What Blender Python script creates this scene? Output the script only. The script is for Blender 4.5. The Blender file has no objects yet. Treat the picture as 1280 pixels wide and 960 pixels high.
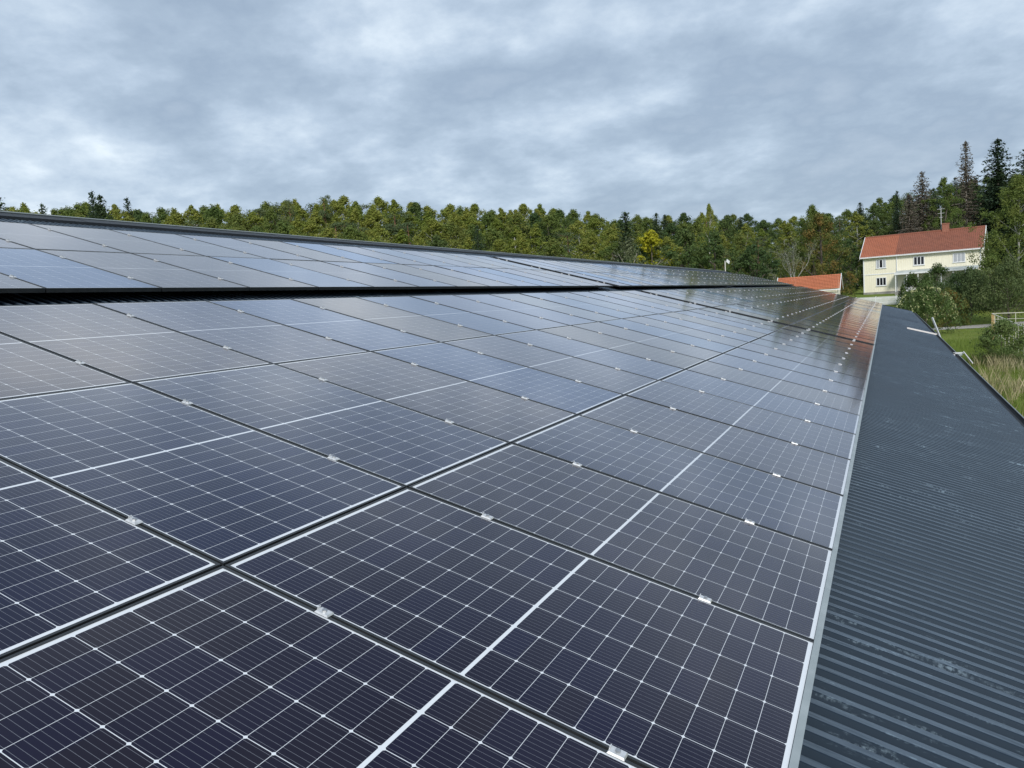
import bpy, math, random
import numpy as np
from mathutils import Matrix, Vector
R_ = math.radians
scene = bpy.context.scene
col = scene.collection

# ------------------------------------------------------------------ camera
FPX = 976.5
CAM = np.array([-2.8146, -0.2434, 1.2347])
CROT = np.array([[0.42906394, 0.11430127, -0.89601303],
                 [-0.9008883, -0.0178989, -0.4336818],
                 [-0.06560803, 0.99328488, 0.09529290]])
cd = bpy.data.cameras.new('camera'); cam = bpy.data.objects.new('camera', cd); col.objects.link(cam)
m = Matrix(CROT.tolist()).to_4x4(); m.translation = Vector(CAM); cam.matrix_world = m
cd.sensor_width = 36.0; cd.lens = FPX / 1280 * 36.0; cd.clip_start = 0.05; cd.clip_end = 6000
scene.camera = cam

# ------------------------------------------------------------------ sky and sun
SUN_EL, SUN_AZ = 36.0, 205.0      # direction towards the sun, azimuth from +X counter-clockwise
world = bpy.data.worlds.new('World'); scene.world = world; world.use_nodes = True
nt = world.node_tree; nt.nodes.clear()
def N(tree, t, **kw):
    n = tree.nodes.new(t)
    for k, v in kw.items(): setattr(n, k, v)
    return n
def mth(tree, op, a, b=None, c=None, clamp=False):
    n = tree.nodes.new('ShaderNodeMath'); n.operation = op; n.use_clamp = clamp
    for i, x in enumerate((a, b, c)):
        if x is None: continue
        if isinstance(x, (int, float)): n.inputs[i].default_value = x
        else: tree.links.new(x, n.inputs[i])
    return n.outputs[0]
def mixc(tree, fac, a, b):
    n = tree.nodes.new('ShaderNodeMix'); n.data_type = 'RGBA'
    for s, x in ((n.inputs[0], fac), (n.inputs[6], a), (n.inputs[7], b)):
        if isinstance(x, (int, float)): s.default_value = x
        elif isinstance(x, tuple): s.default_value = (*x, 1)
        else: tree.links.new(x, s)
    return n.outputs[2]
def ramp(tree, fac, stops):
    n = tree.nodes.new('ShaderNodeValToRGB'); cr = n.color_ramp
    while len(cr.elements) < len(stops): cr.elements.new(0.5)
    for e, (p, c) in zip(cr.elements, stops):
        e.position = p; e.color = (*c, 1) if isinstance(c, tuple) else (c, c, c, 1)
    tree.links.new(fac, n.inputs[0]); return n.outputs[0]
def noise(tree, vec, scale, detail=6, rough=.55, dist=0.0):
    n = tree.nodes.new('ShaderNodeTexNoise'); n.inputs['Scale'].default_value = scale
    n.inputs['Detail'].default_value = detail; n.inputs['Roughness'].default_value = rough
    n.inputs['Distortion'].default_value = dist
    if vec is not None: tree.links.new(vec, n.inputs['Vector'])
    return n.outputs['Fac']
sky = N(nt, 'ShaderNodeTexSky', sky_type='NISHITA', sun_disc=False)
sky.sun_elevation = R_(SUN_EL); sky.sun_rotation = R_(90 - SUN_AZ); sky.air_density = 1.2
tc = N(nt, 'ShaderNodeTexCoord'); sep = N(nt, 'ShaderNodeSeparateXYZ'); nt.links.new(tc.outputs['Generated'], sep.inputs[0])
zz = mth(nt, 'ADD', mth(nt, 'MAXIMUM', sep.outputs[2], 0.0), 0.28)
cx, cy = mth(nt, 'DIVIDE', sep.outputs[0], zz), mth(nt, 'DIVIDE', sep.outputs[1], zz)
cmb = N(nt, 'ShaderNodeCombineXYZ'); nt.links.new(cx, cmb.inputs[0]); nt.links.new(cy, cmb.inputs[1])
cmb.inputs[2].default_value = 3.1
rotm = N(nt, 'ShaderNodeMapping'); rotm.inputs['Rotation'].default_value = (0, 0, R_(-20)); rotm.inputs['Scale'].default_value = (1.25, 1.15, 1)
nt.links.new(cmb.outputs[0], rotm.inputs[0])
n1 = noise(nt, rotm.outputs[0], 1.15, 9, .54, .15)
n2 = noise(nt, rotm.outputs[0], 3.9, 9, .60, .05)
n3 = noise(nt, rotm.outputs[0], 0.35, 3, .5)
dens = mth(nt, 'ADD', mth(nt, 'ADD', mth(nt, 'MULTIPLY', n1, .52), mth(nt, 'MULTIPLY', n2, .26)), mth(nt, 'MULTIPLY', n3, .22))
K = 11.0
def kc(r, g, b): return (r * K, g * K, b * K)
clouds = ramp(nt, dens, [(.37, (.74, .79, .83)), (.415, (.57, .645, .715)), (.455, (.45, .53, .62)), (.495, (.355, .435, .535)), (.53, (.295, .37, .465)), (.57, (.25, .32, .415)), (.65, (.33, .40, .49))])
ck = N(nt, 'ShaderNodeVectorMath', operation='SCALE'); nt.links.new(clouds, ck.inputs[0]); ck.inputs['Scale'].default_value = K
# the cloud deck is a bit brighter low down, where thinner cloud lets light through
skyc = mixc(nt, .93, sky.outputs[0], ck.outputs[0])
bg = N(nt, 'ShaderNodeBackground'); bg.inputs['Strength'].default_value = 0.1
nt.links.new(skyc, bg.inputs[0]); wo = N(nt, 'ShaderNodeOutputWorld'); nt.links.new(bg.outputs[0], wo.inputs[0])
sl = bpy.data.lights.new('sun', 'SUN'); sl.energy = 2.4; sl.angle = R_(14); sl.color = (1, .965, .91)
so = bpy.data.objects.new('sun', sl); col.objects.link(so)
sd = Vector((math.cos(R_(SUN_EL)) * math.cos(R_(SUN_AZ)), math.cos(R_(SUN_EL)) * math.sin(R_(SUN_AZ)), math.sin(R_(SUN_EL))))
so.rotation_euler = sd.to_track_quat('Z', 'Y').to_euler(); so.location = (-20, -20, 30)
vs = scene.view_settings; vs.view_transform = 'Standard'; vs.look = 'None'; vs.exposure = 0.4; vs.gamma = 1.0; vs.use_curve_mapping = False
scene.render.engine = 'CYCLES'

# ------------------------------------------------------------------ placing helpers
def ray(x, y):
    return CROT @ np.array([(x - 640) / FPX, -(y - 480) / FPX, -1.0])
def at(x, y, dep):
    """world point seen at (x, y), dep metres deep"""
    return CAM + ray(x, y) * dep
SLOPE = R_(16.45); CS, SN = math.cos(SLOPE), math.sin(SLOPE)
def roofpt(u, v, h): return Vector((u, v * CS - h * SN, v * SN + h * CS))
GZ = -3.7
def sstep(t): t = min(max(t, 0), 1); return t * t * (3 - 2 * t)
def terrain(x, y):
    dx, dy = x - CAM[0], y - CAM[1]; r = math.hypot(dx, dy); az = math.degrees(math.atan2(dy, dx))
    a = 4.0 + .6 * sstep((20 - az) / 15)
    z = GZ + a * .82 * sstep((r - 92) / 40) + a * 1.3 * sstep((r - 135) / 90)
    if x < -30: z = GZ
    return z + .12 * math.sin(x * .21 + 1) * math.sin(y * .17) * sstep((r - 15) / 30)

# ------------------------------------------------------------------ mesh helpers
class MB:
    def __init__(s): s.v = []; s.f = []; s.mi = []; s.t = []
    def face(s, pts, mi=0, tint=0.5):
        b = len(s.v); s.v += [tuple(p) for p in pts]; s.f.append(tuple(range(b, b + len(pts)))); s.mi.append(mi); s.t += [tint] * len(pts)
    def box(s, c, d, mi=0, mat=None):
        x, y, z = [q / 2 for q in d]; c = Vector(c)
        P = [Vector((i * x, j * y, k * z)) for i in (-1, 1) for j in (-1, 1) for k in (-1, 1)]
        if mat is not None: P = [mat @ p for p in P]
        b = len(s.v); s.v += [tuple(c + p) for p in P]; s.t += [.5] * 8
        for f in ((0, 1, 3, 2), (4, 6, 7, 5), (0, 4, 5, 1), (2, 3, 7, 6), (0, 2, 6, 4), (1, 5, 7, 3)):
            s.f.append(tuple(b + i for i in f)); s.mi.append(mi)
    def bx(s, a, b_, mi=0):
        s.box([(p + q) / 2 for p, q in zip(a, b_)], [abs(q - p) for p, q in zip(a, b_)], mi)
    def prism(s, prof, x0, x1, mi=0):
        """closed (y,z) outline extruded along x"""
        n = len(prof); b = len(s.v)
        s.v += [(x0, y, z) for y, z in prof] + [(x1, y, z) for y, z in prof]; s.t += [.5] * 2 * n
        for i in range(n):
            j = (i + 1) % n; s.f.append((b + i, b + j, b + n + j, b + n + i)); s.mi.append(mi)
        s.f.append(tuple(b + i for i in reversed(range(n)))); s.f.append(tuple(b + n + i for i in range(n))); s.mi += [mi, mi]
    def tube(s, pts, rad, sides=6, mi=0):
        pts = [Vector(p) for p in pts]; n = len(pts); b = len(s.v)
        if not hasattr(rad, '__len__'): rad = [rad] * n
        for i, p in enumerate(pts):
            d = (pts[min(i + 1, n - 1)] - pts[max(i - 1, 0)]).normalized()
            a = d.orthogonal().normalized() if abs(d.z) > .9 else d.cross(Vector((0, 0, 1))).normalized()
            if abs(d.z) > .9: a = (Vector((1, 0, 0)) - d * d.x).normalized()
            c = d.cross(a)
            for k in range(sides):
                q = 2 * math.pi * k / sides; s.v.append(tuple(p + (a * math.cos(q) + c * math.sin(q)) * rad[i])); s.t.append(.5)
        for i in range(n - 1):
            for k in range(sides):
                k2 = (k + 1) % sides; s.f.append((b + i * sides + k, b + i * sides + k2, b + (i + 1) * sides + k2, b + (i + 1) * sides + k)); s.mi.append(mi)
        s.f.append(tuple(b + k for k in reversed(range(sides)))); s.f.append(tuple(b + (n - 1) * sides + k for k in range(sides))); s.mi += [mi, mi]
    def mesh(s, name, mats, smooth=False):
        me = bpy.data.meshes.new(name); me.from_pydata(s.v, [], s.f)
        for mt in (mats if isinstance(mats, (list, tuple)) else [mats]): me.materials.append(mt)
        me.polygons.foreach_set('material_index', s.mi)
        a = me.attributes.new('tint', 'FLOAT', 'POINT'); a.data.foreach_set('value', s.t)
        if smooth: me.polygons.foreach_set('use_smooth', [True] * len(s.f))
        me.update(); return me
    def obj(s, name, mats, parent=None, smooth=False):
        return link(name, s.mesh(name, mats, smooth), parent)
def link(name, me, parent=None):
    o = bpy.data.objects.new(name, me); col.objects.link(o)
    if parent is not None: o.parent = parent
    return o
def tag(o, label=None, cat=None, group=None, kind=None):
    if label: o['label'] = label
    if cat: o['category'] = cat
    if group: o['group'] = group
    if kind: o['kind'] = kind
    return o
def empty(name, loc=(0, 0, 0), rz=0):
    o = bpy.data.objects.new(name, None); col.objects.link(o); o.location = loc; o.rotation_euler = (0, 0, rz); o.empty_display_size = .3
    return o
KIDS = {}
def copy_thing(o, kids):
    c = o.copy(); col.objects.link(c)
    for k in kids:
        d = k.copy(); col.objects.link(d); d.parent = c
    return c

# ------------------------------------------------------------------ materials
def mat(name, colr=(.5, .5, .5), rough=.6, metal=0, spec=.5):
    m = bpy.data.materials.new(name); m.use_nodes = True; b = m.node_tree.nodes['Principled BSDF']
    b.inputs['Base Color'].default_value = (*colr, 1); b.inputs['Roughness'].default_value = rough
    b.inputs['Metallic'].default_value = metal; b.inputs['Specular IOR Level'].default_value = spec
    return m
def nmat(name, c1, c2, scale=2., rough=.8, detail=5, stretch=(1, 1, 1), metal=0, spec=.3, bump=0, lo=.35, hi=.65):
    m = mat(name, c1, rough, metal, spec); t = m.node_tree; b = t.nodes['Principled BSDF']
    c = N(t, 'ShaderNodeTexCoord'); mp = N(t, 'ShaderNodeMapping'); mp.inputs['Scale'].default_value = stretch
    t.links.new(c.outputs['Object'], mp.inputs[0]); f = noise(t, mp.outputs[0], scale, detail, .6)
    t.links.new(ramp(t, f, [(lo, c1), (hi, c2)]), b.inputs['Base Color'])
    if bump:
        bn = N(t, 'ShaderNodeBump'); bn.inputs['Strength'].default_value = bump; t.links.new(f, bn.inputs['Height']); t.links.new(bn.outputs[0], b.inputs['Normal'])
    return m
PW, PL = 1.049, 1.731          # solar panel, metres
def glass_mat():
    m = mat('solar_cells', rough=.06); t = m.node_tree; b = t.nodes['Principled BSDF']
    c = N(t, 'ShaderNodeTexCoord'); s = N(t, 'ShaderNodeSeparateXYZ'); t.links.new(c.outputs['Object'], s.inputs[0])
    X, Y = s.outputs[0], s.outputs[1]; CW = (PW - .031) / 6; CH = .0836
    cx = mth(t, 'DIVIDE', mth(t, 'SUBTRACT', X, .0155), CW); fx = mth(t, 'FRACT', cx)
    du = mth(t, 'MULTIPLY', mth(t, 'MINIMUM', fx, mth(t, 'SUBTRACT', 1.0, fx)), CW)
    yy = mth(t, 'SUBTRACT', mth(t, 'ABSOLUTE', mth(t, 'SUBTRACT', Y, PL / 2)), .0055)
    cy = mth(t, 'DIVIDE', yy, CH); fy = mth(t, 'FRACT', cy)
    dv = mth(t, 'MULTIPLY', mth(t, 'MINIMUM', fy, mth(t, 'SUBTRACT', 1.0, fy)), CH)
    w = mth(t, 'LESS_THAN', du, .0011)
    w = mth(t, 'MAXIMUM', w, mth(t, 'LESS_THAN', dv, .0007))
    w = mth(t, 'MAXIMUM', w, mth(t, 'LESS_THAN', mth(t, 'ADD', du, dv), .0068))
    w = mth(t, 'MAXIMUM', w, mth(t, 'LESS_THAN', cx, 0.0)); w = mth(t, 'MAXIMUM', w, mth(t, 'GREATER_THAN', cx, 6.0))
    w = mth(t, 'MAXIMUM', w, mth(t, 'LESS_THAN', yy, 0.0)); w = mth(t, 'MAXIMUM', w, mth(t, 'GREATER_THAN', cy, 10.0))
    bx = mth(t, 'FRACT', mth(t, 'MULTIPLY', fx, 9.0))
    bus = mth(t, 'LESS_THAN', mth(t, 'ABSOLUTE', mth(t, 'SUBTRACT', bx, .5)), .026)
    fing = mth(t, 'FRACT', mth(t, 'MULTIPLY', fy, 1.0))
    oi = N(t, 'ShaderNodeObjectInfo')
    # a tone of its own for every panel and a little for every cell
    cc = N(t, 'ShaderNodeCombineXYZ'); t.links.new(mth(t, 'FLOOR', cx), cc.inputs[0]); t.links.new(mth(t, 'FLOOR', mth(t, 'DIVIDE', mth(t, 'SUBTRACT', Y, PL / 2), CH)), cc.inputs[1]); t.links.new(mth(t, 'MULTIPLY', oi.outputs['Random'], 91.0), cc.inputs[2])
    wn = N(t, 'ShaderNodeTexWhiteNoise'); t.links.new(cc.outputs[0], wn.inputs['Vector'])
    tone = ramp(t, oi.outputs['Random'], [(0, (.0015, .0025, .024)), (.25, (.006, .005, .018)), (.45, (.002, .003, .027)), (.65, (.013, .011, .018)), (.85, (.004, .004, .022)), (1, (.001, .0045, .038))])
    cellt = ramp(t, wn.outputs['Value'], [(0, (.006, .005, .014)), (.5, (.002, .003, .020)), (1, (.001, .003, .034))])
    cell = mixc(t, .35, tone, cellt)
    cell = mixc(t, mth(t, 'MULTIPLY', bus, .9), cell, (.16, .17, .20))
    c_ = mixc(t, w, cell, (.64, .67, .70))
    # thin dust film, seen as a slightly lighter veil in patches
    dn = noise(t, c.outputs['Object'], 1.3, 5, .65)
    dust = mth(t, 'MULTIPLY', ramp(t, dn, [(.4, 0.0), (.75, 1.0)]), .005)
    c_ = mixc(t, dust, c_, (.42, .40, .36))
    t.links.new(c_, b.inputs['Base Color'])
    b.inputs['IOR'].default_value = 1.16; b.inputs['Specular IOR Level'].default_value = .5
    # the buried surfaces of the laminate add their own mirror at shallow angles
    lw = N(t, 'ShaderNodeLayerWeight'); lw.inputs['Blend'].default_value = .5
    fac = mth(t, 'MULTIPLY', mth(t, 'POWER', lw.outputs['Facing'], 4.3), 1.0)
    gl = N(t, 'ShaderNodeBsdfGlossy'); t.links.new(ramp(t, oi.outputs['Random'], [(0, (.88, .91, 1.0)), (.15, (1.0, .93, .88)), (.32, (.96, .94, .99)), (.5, (1.0, .90, .82)), (.68, (.98, .93, .95)), (.82, (1.0, .92, .88)), (.93, (.92, .92, 1.0)), (1, (.76, .85, 1.0))]), gl.inputs['Color'])
    mx = N(t, 'ShaderNodeMixShader'); t.links.new(fac, mx.inputs[0]); t.links.new(b.outputs[0], mx.inputs[1]); t.links.new(gl.outputs[0], mx.inputs[2])
    out = [n for n in t.nodes if n.type == 'OUTPUT_MATERIAL'][0]; t.links.new(mx.outputs[0], out.inputs[0])
    rg_ = mth(t, 'ADD', mth(t, 'MULTIPLY', dn, .08), .06); t.links.new(rg_, b.inputs['Roughness']); t.links.new(rg_, gl.inputs['Roughness'])
    bn = N(t, 'ShaderNodeBump'); bn.inputs['Strength'].default_value = .035; bn.inputs['Distance'].default_value = .01
    t.links.new(noise(t, c.outputs['Object'], 2.2, 2, .5), bn.inputs['Height']); t.links.new(bn.outputs[0], b.inputs['Normal']); t.links.new(bn.outputs[0], gl.inputs['Normal'])
    return m
def roof_mat(name, base, scuff=.5):
    m = mat(name, base, .4, 0, .5); t = m.node_tree; b = t.nodes['Principled BSDF']
    c = N(t, 'ShaderNodeTexCoord')
    mp = N(t, 'ShaderNodeMapping'); mp.inputs['Scale'].default_value = (9, .55, 1); t.links.new(c.outputs['Object'], mp.inputs[0])
    mq = N(t, 'ShaderNodeMapping'); mq.inputs['Scale'].default_value = (.35, .22, 1); t.links.new(c.outputs['Object'], mq.inputs[0])
    big = noise(t, mq.outputs[0], 1.2, 5, .6); sc = noise(t, mp.outputs[0], 5, 7, .7); fine = noise(t, c.outputs['Object'], 60, 4, .6)
    # rib light and shade painted in: pale, chalky worn crests, dark flanks and valleys
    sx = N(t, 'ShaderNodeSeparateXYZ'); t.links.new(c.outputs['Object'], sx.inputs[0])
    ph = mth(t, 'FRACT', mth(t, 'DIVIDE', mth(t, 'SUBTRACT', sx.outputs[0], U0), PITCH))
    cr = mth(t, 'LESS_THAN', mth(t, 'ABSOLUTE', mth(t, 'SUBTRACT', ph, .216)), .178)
    crest_light_wear = mth(t, 'MULTIPLY', cr, mth(t, 'ADD', mth(t, 'MULTIPLY', ramp(t, big, [(.36, 0.), (.64, 1.)]), .55), .45))
    crest_light_wear = mth(t, 'MULTIPLY', crest_light_wear, ramp(t, sc, [(.36, .5), (.5, 1.)]))
    col1 = mixc(t, crest_light_wear, base, (.105, .138, .175))
    s1 = mth(t, 'MULTIPLY', ramp(t, sc, [(.56, 0.), (.66, 1.)]), ramp(t, fine, [(.45, 0.), (.6, 1.)]))
    s1 = mth(t, 'MULTIPLY', s1, ramp(t, big, [(.46, 0.08), (.56, 1.)])); s1 = mth(t, 'MULTIPLY', s1, scuff)
    t.links.new(mixc(t, s1, col1, (.30, .40, .48)), b.inputs['Base Color'])
    t.links.new(mth(t, 'ADD', mth(t, 'MULTIPLY', big, .30), .34), b.inputs['Roughness'])
    b.inputs['Specular Tint'].default_value = (.66, .83, 1, 1); b.inputs['Specular IOR Level'].default_value = .2
    return m
def leaf_mat(name, stops, trans=.28, rough=.7):
    m = mat(name); t = m.node_tree; b = t.nodes['Principled BSDF']; t.nodes.remove(b)
    out = [n for n in t.nodes if n.type == 'OUTPUT_MATERIAL'][0]
    at_ = N(t, 'ShaderNodeAttribute'); at_.attribute_name = 'tint'; oi = N(t, 'ShaderNodeObjectInfo')
    f = mth(t, 'ADD', mth(t, 'MULTIPLY', at_.outputs['Fac'], .42), mth(t, 'MULTIPLY', oi.outputs['Random'], .58))
    c = ramp(t, f, stops)
    d = N(t, 'ShaderNodeBsdfPrincipled'); t.links.new(c, d.inputs['Base Color']); d.inputs['Roughness'].default_value = rough; d.inputs['Specular IOR Level'].default_value = .25
    tr = N(t, 'ShaderNodeBsdfTranslucent'); t.links.new(c, tr.inputs[0])
    mx = N(t, 'ShaderNodeMixShader'); mx.inputs[0].default_value = trans
    t.links.new(d.outputs[0], mx.inputs[1]); t.links.new(tr.outputs[0], mx.inputs[2]); t.links.new(mx.outputs[0], out.inputs[0])
    return m
M = {}
M['glass'] = glass_mat()
M['frame'] = nmat('anodised_frame', (.025, .028, .031), (.038, .042, .046), 9, .42, metal=.3, spec=.5)
M['clamp'] = nmat('clamp_aluminium', (.50, .51, .52), (.66, .67, .68), 60, .38, metal=.45)
M['bolt'] = mat('bolt_steel', (.45, .46, .47), .35, .9)
M['strip'] = nmat('edge_strip_paint', (.26, .30, .31), (.34, .38, .39), 5, .5, metal=.2)
M['rail'] = mat('rail_aluminium', (.30, .31, .32), .45, .8)
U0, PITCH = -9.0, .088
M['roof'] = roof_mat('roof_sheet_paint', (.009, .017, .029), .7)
M['trim'] = nmat('trim_sheet_paint', (.006, .008, .011), (.011, .014, .018), 3, .5)
M['gutter'] = mat('gutter_paint', (.012, .014, .017), .5)
M['rim'] = mat('worn_metal_rim', (.30, .33, .33), .5, .4)
M['barnwall'] = nmat('barn_boards', (.16, .03, .02), (.22, .045, .03), 1.5, .85, stretch=(8, 8, .6))
M['bark'] = nmat('bark', (.07, .055, .045), (.14, .12, .10), 3, .9, stretch=(3, 3, .7))
M['pinebark'] = nmat('pine_bark', (.10, .06, .04), (.24, .13, .07), 2, .9)
M['birchbark'] = nmat('birch_bark', (.42, .41, .38), (.10, .09, .08), 2.5, .8, stretch=(1, 1, 2.2), lo=.52, hi=.66)
M['deadwood'] = nmat('dead_wood', (.22, .20, .17), (.34, .32, .28), 3, .9)
G = 1.0
M['birchleaf'] = leaf_mat('birch_leaves', [(.1, (.16, .215, .036)), (.35, (.225, .27, .052)), (.6, (.30, .31, .065)), (.8, (.20, .25, .05)), (1, (.34, .33, .085))], .42)
M['broadleaf'] = leaf_mat('broad_leaves', [(.1, (.085, .135, .034)), (.4, (.125, .175, .042)), (.7, (.165, .205, .048)), (1, (.215, .22, .056))], .4)
M['darkleaf'] = leaf_mat('dark_leaves', [(.1, (.050, .090, .030)), (.5, (.078, .125, .036)), (1, (.12, .155, .045))], .35)
M['needle'] = leaf_mat('spruce_needles', [(.1, (.030, .055, .030)), (.5, (.046, .076, .036)), (1, (.075, .105, .045))], .2)
M['pineneedle'] = leaf_mat('pine_needles', [(.1, (.065, .095, .042)), (.5, (.095, .130, .052)), (1, (.13, .155, .06))], .2)
M['yellowleaf'] = leaf_mat('yellow_leaves', [(.1, (.26, .27, .02)), (.5, (.38, .36, .02)), (1, (.48, .43, .03))], .35)
M['autumnleaf'] = leaf_mat('autumn_leaves', [(.1, (.075, .105, .026)), (.6, (.115, .135, .03)), (.85, (.16, .13, .032)), (1, (.22, .13, .035))], .3)
M['deadneedle'] = leaf_mat('withered_needles', [(.1, (.10, .085, .062)), (.5, (.15, .125, .095)), (1, (.20, .17, .13))], .2)
M['appleleaf'] = leaf_mat('apple_leaves', [(.1, (.045, .075, .026)), (.5, (.075, .11, .038)), (1, (.12, .15, .055))], .25)
M['shrubleaf'] = leaf_mat('shrub_leaves', [(.1, (.075, .12, .034)), (.5, (.11, .165, .048)), (1, (.17, .215, .07))], .3)
M['flower'] = leaf_mat('cream_blossom', [(.1, (.50, .52, .22)), (1, (.68, .66, .40))], .3)
M['willow'] = leaf_mat('grey_green_leaves', [(.1, (.09, .11, .055)), (.5, (.13, .15, .075)), (1, (.17, .175, .09))], .3)
M['yardwall'] = nmat('cream_boards', (.79, .75, .60), (.84, .80, .65), 1.2, .75, stretch=(6, 6, .5))
M['white'] = nmat('white_paint', (.72, .74, .76), (.80, .81, .82), 3, .6)
M['pane'] = mat('window_pane', (.012, .014, .017), .06, 0, .5)
M['curtain'] = mat('curtain', (.40, .42, .45), .9)
M['brick'] = nmat('chimney_brick', (.26, .11, .075), (.36, .16, .11), 6, .85)
def tile_mat(name, a, b_, seam=None):
    m = mat(name, a, .75, 0, .25); t = m.node_tree; b = t.nodes['Principled BSDF']
    c = N(t, 'ShaderNodeTexCoord'); f = noise(t, c.outputs['Object'], .9, 6, .65); g = noise(t, c.outputs['Object'], 9, 4, .7)
    cc = mixc(t, mth(t, 'ADD', mth(t, 'MULTIPLY', ramp(t, f, [(.35, 0.), (.65, 1.)]), .6), mth(t, 'MULTIPLY', ramp(t, g, [(.35, 0.), (.65, 1.)]), .4)), a, b_)
    t.links.new(cc, b.inputs['Base Color']); return m
M['tile_new'] = tile_mat('orange_tiles', (.52, .175, .085), (.42, .14, .07))
M['tile_mid'] = tile_mat('red_orange_tiles', (.40, .14, .078), (.31, .11, .065))
M['tile_old'] = tile_mat('weathered_red_tiles', (.29, .11, .07), (.20, .082, .056))
M['galv'] = mat('galvanised_steel', (.66, .68, .70), .45, .35)
M['paleplank'] = nmat('pale_painted_plank', (.66, .62, .60), (.78, .74, .72), 5, .6)
M['gatepaint'] = nmat('faded_gate_paint', (.55, .52, .42), (.72, .70, .62), 4, .6)
M['gaterust'] = nmat('rusty_yellow_paint', (.45, .27, .12), (.62, .48, .24), 6, .7)
M['stone'] = nmat('grey_stone', (.20, .20, .19), (.32, .31, .29), 1.5, .9, bump=.4)

def ground_mat():
    m = mat('grass_ground', rough=.95, spec=.1); t = m.node_tree; b = t.nodes['Principled BSDF']
    g = N(t, 'ShaderNodeNewGeometry'); p = g.outputs['Position']
    f1 = noise(t, p, .12, 5, .6); f2 = noise(t, p, 1.4, 6, .7); f3 = noise(t, p, 14, 4, .7)
    c = mixc(t, ramp(t, f1, [(.38, 0.), (.62, 1.)]), (.115, .19, .030), (.185, .225, .05))
    c = mixc(t, mth(t, 'MULTIPLY', ramp(t, f2, [(.42, 0.), (.68, 1.)]), .55), c, (.19, .18, .065))
    c = mixc(t, mth(t, 'MULTIPLY', ramp(t, f3, [(.35, 1.), (.55, 0.)]), .5), c, (.045, .075, .016))
    t.links.new(c, b.inputs['Base Color'])
    bn = N(t, 'ShaderNodeBump'); bn.inputs['Strength'].default_value = .5; bn.inputs['Distance'].default_value = .15
    t.links.new(f3, bn.inputs['Height']); t.links.new(bn.outputs[0], b.inputs['Normal']); return m
M['ground'] = ground_mat()
M['gravel'] = nmat('gravel', (.27, .26, .24), (.38, .36, .33), 6, .95, bump=.2)

# ------------------------------------------------------------------ terrain: one sheet to the horizon
def build_ground():
    rs = [0] + list(np.linspace(6, 260, 90)) + [300, 360, 450, 600, 900, 1400, 2200, 3500]; na = 180
    v = []; f = []
    for i, r in enumerate(rs):
        for k in range(na):
            a = 2 * math.pi * k / na; x, y = CAM[0] + r * math.cos(a), CAM[1] + r * math.sin(a)
            v.append((x, y, terrain(x, y)))
    for i in range(len(rs) - 1):
        for k in range(na):
            k2 = (k + 1) % na; f.append((i * na + k, (i + 1) * na + k, (i + 1) * na + k2, i * na + k2))
    me = bpy.data.meshes.new('ground'); me.from_pydata(v, [], f); me.materials.append(M['ground'])
    me.polygons.foreach_set('use_smooth', [True] * len(f)); me.validate()
    tag(link('ground', me), kind='structure')
build_ground()
def strip(name, pts, w, mt, dz=.03, step=1.5):
    mb = MB(); P = []
    for (x0, y0), (x1, y1) in zip(pts, pts[1:]):
        n = max(1, int(math.hypot(x1 - x0, y1 - y0) / step))
        P += [(x0 + (x1 - x0) * i / n, y0 + (y1 - y0) * i / n) for i in range(n)]
    P.append(pts[-1]); rows = []
    for i, p in enumerate(P):
        a, b = P[max(i - 1, 0)], P[min(i + 1, len(P) - 1)]; d = Vector((b[0] - a[0], b[1] - a[1])).normalized(); nn = Vector((-d.y, d.x))
        row = []
        for q in (-1, -.5, 0, .5, 1):
            ww = w * (1 + .06 * math.sin(i * .9 + q)); x, y = p[0] + nn.x * q * ww / 2, p[1] + nn.y * q * ww / 2
            row.append((x, y, terrain(x, y) + dz + (.04 if abs(q) < .6 else -.01)))
        rows.append(row)
    for a, b in zip(rows, rows[1:]):
        for k in range(4): mb.face([a[k], a[k + 1], b[k + 1], b[k]])
    return tag(mb.obj(name, mt), kind='structure')
strip('gravel_road', [(84, 14), (86.5, 2), (89.3, -4), (91.0, -9), (92.5, -16), (92, -30), (88, -50)], 4.2, M['gravel'], .05)

# ------------------------------------------------------------------ the barn
U1 = 55.25
VE, VR, HS = -1.86, 10.62, -0.118      # eave, ridge, crest height under the panels' glass
barn = tag(empty('barn', (0, 0, GZ)), 'long low barn under a dark corrugated steel roof that carries the solar panels', 'barn')
def inbarn(v): return (v[0], v[1], v[2] - GZ)
def corrugated(front=True):
    mb = MB(); D = .030
    prof = [(0, -.002), (.005, 0), (.033, 0), (.038, -.002), (.050, -D + .002), (.054, -D), (.072, -D), (.076, -D + .002)]
    us = []
    n = int((U1 - U0) / PITCH)
    for i in range(n):
        for a, h in prof: us.append((U0 + i * PITCH + a, h))
    us.append((U0 + n * PITCH, 0))
    vv = [VE, VE + 3.2, 4.6, VR] if front else [0, 4, 8, 12.4]
    verts = []; faces = []
    rnd = random.Random(4)
    ridge = roofpt(0, VR, 0)
    for k, v_ in enumerate(vv):
        for u, h in us:
            p = roofpt(u, v_, HS + h) if front else Vector((u, ridge.y - HS * 0 + v_ * CS + h * SN, ridge.z - v_ * SN + (HS + h) * CS))
            if not front: p.y += (-HS) * SN
            verts.append(inbarn(p))
    m_ = len(us)
    for k in range(len(vv) - 1):
        for i in range(m_ - 1):
            a = k * m_ + i; faces.append((a, a + 1, a + m_ + 1, a + m_) if front else (a, a + 1, a + m_ + 1, a + m_))
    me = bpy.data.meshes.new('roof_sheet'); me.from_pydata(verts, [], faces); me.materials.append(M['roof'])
    return link('roof_sheet', me, barn)
corrugated(True); corrugated(False)
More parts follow.
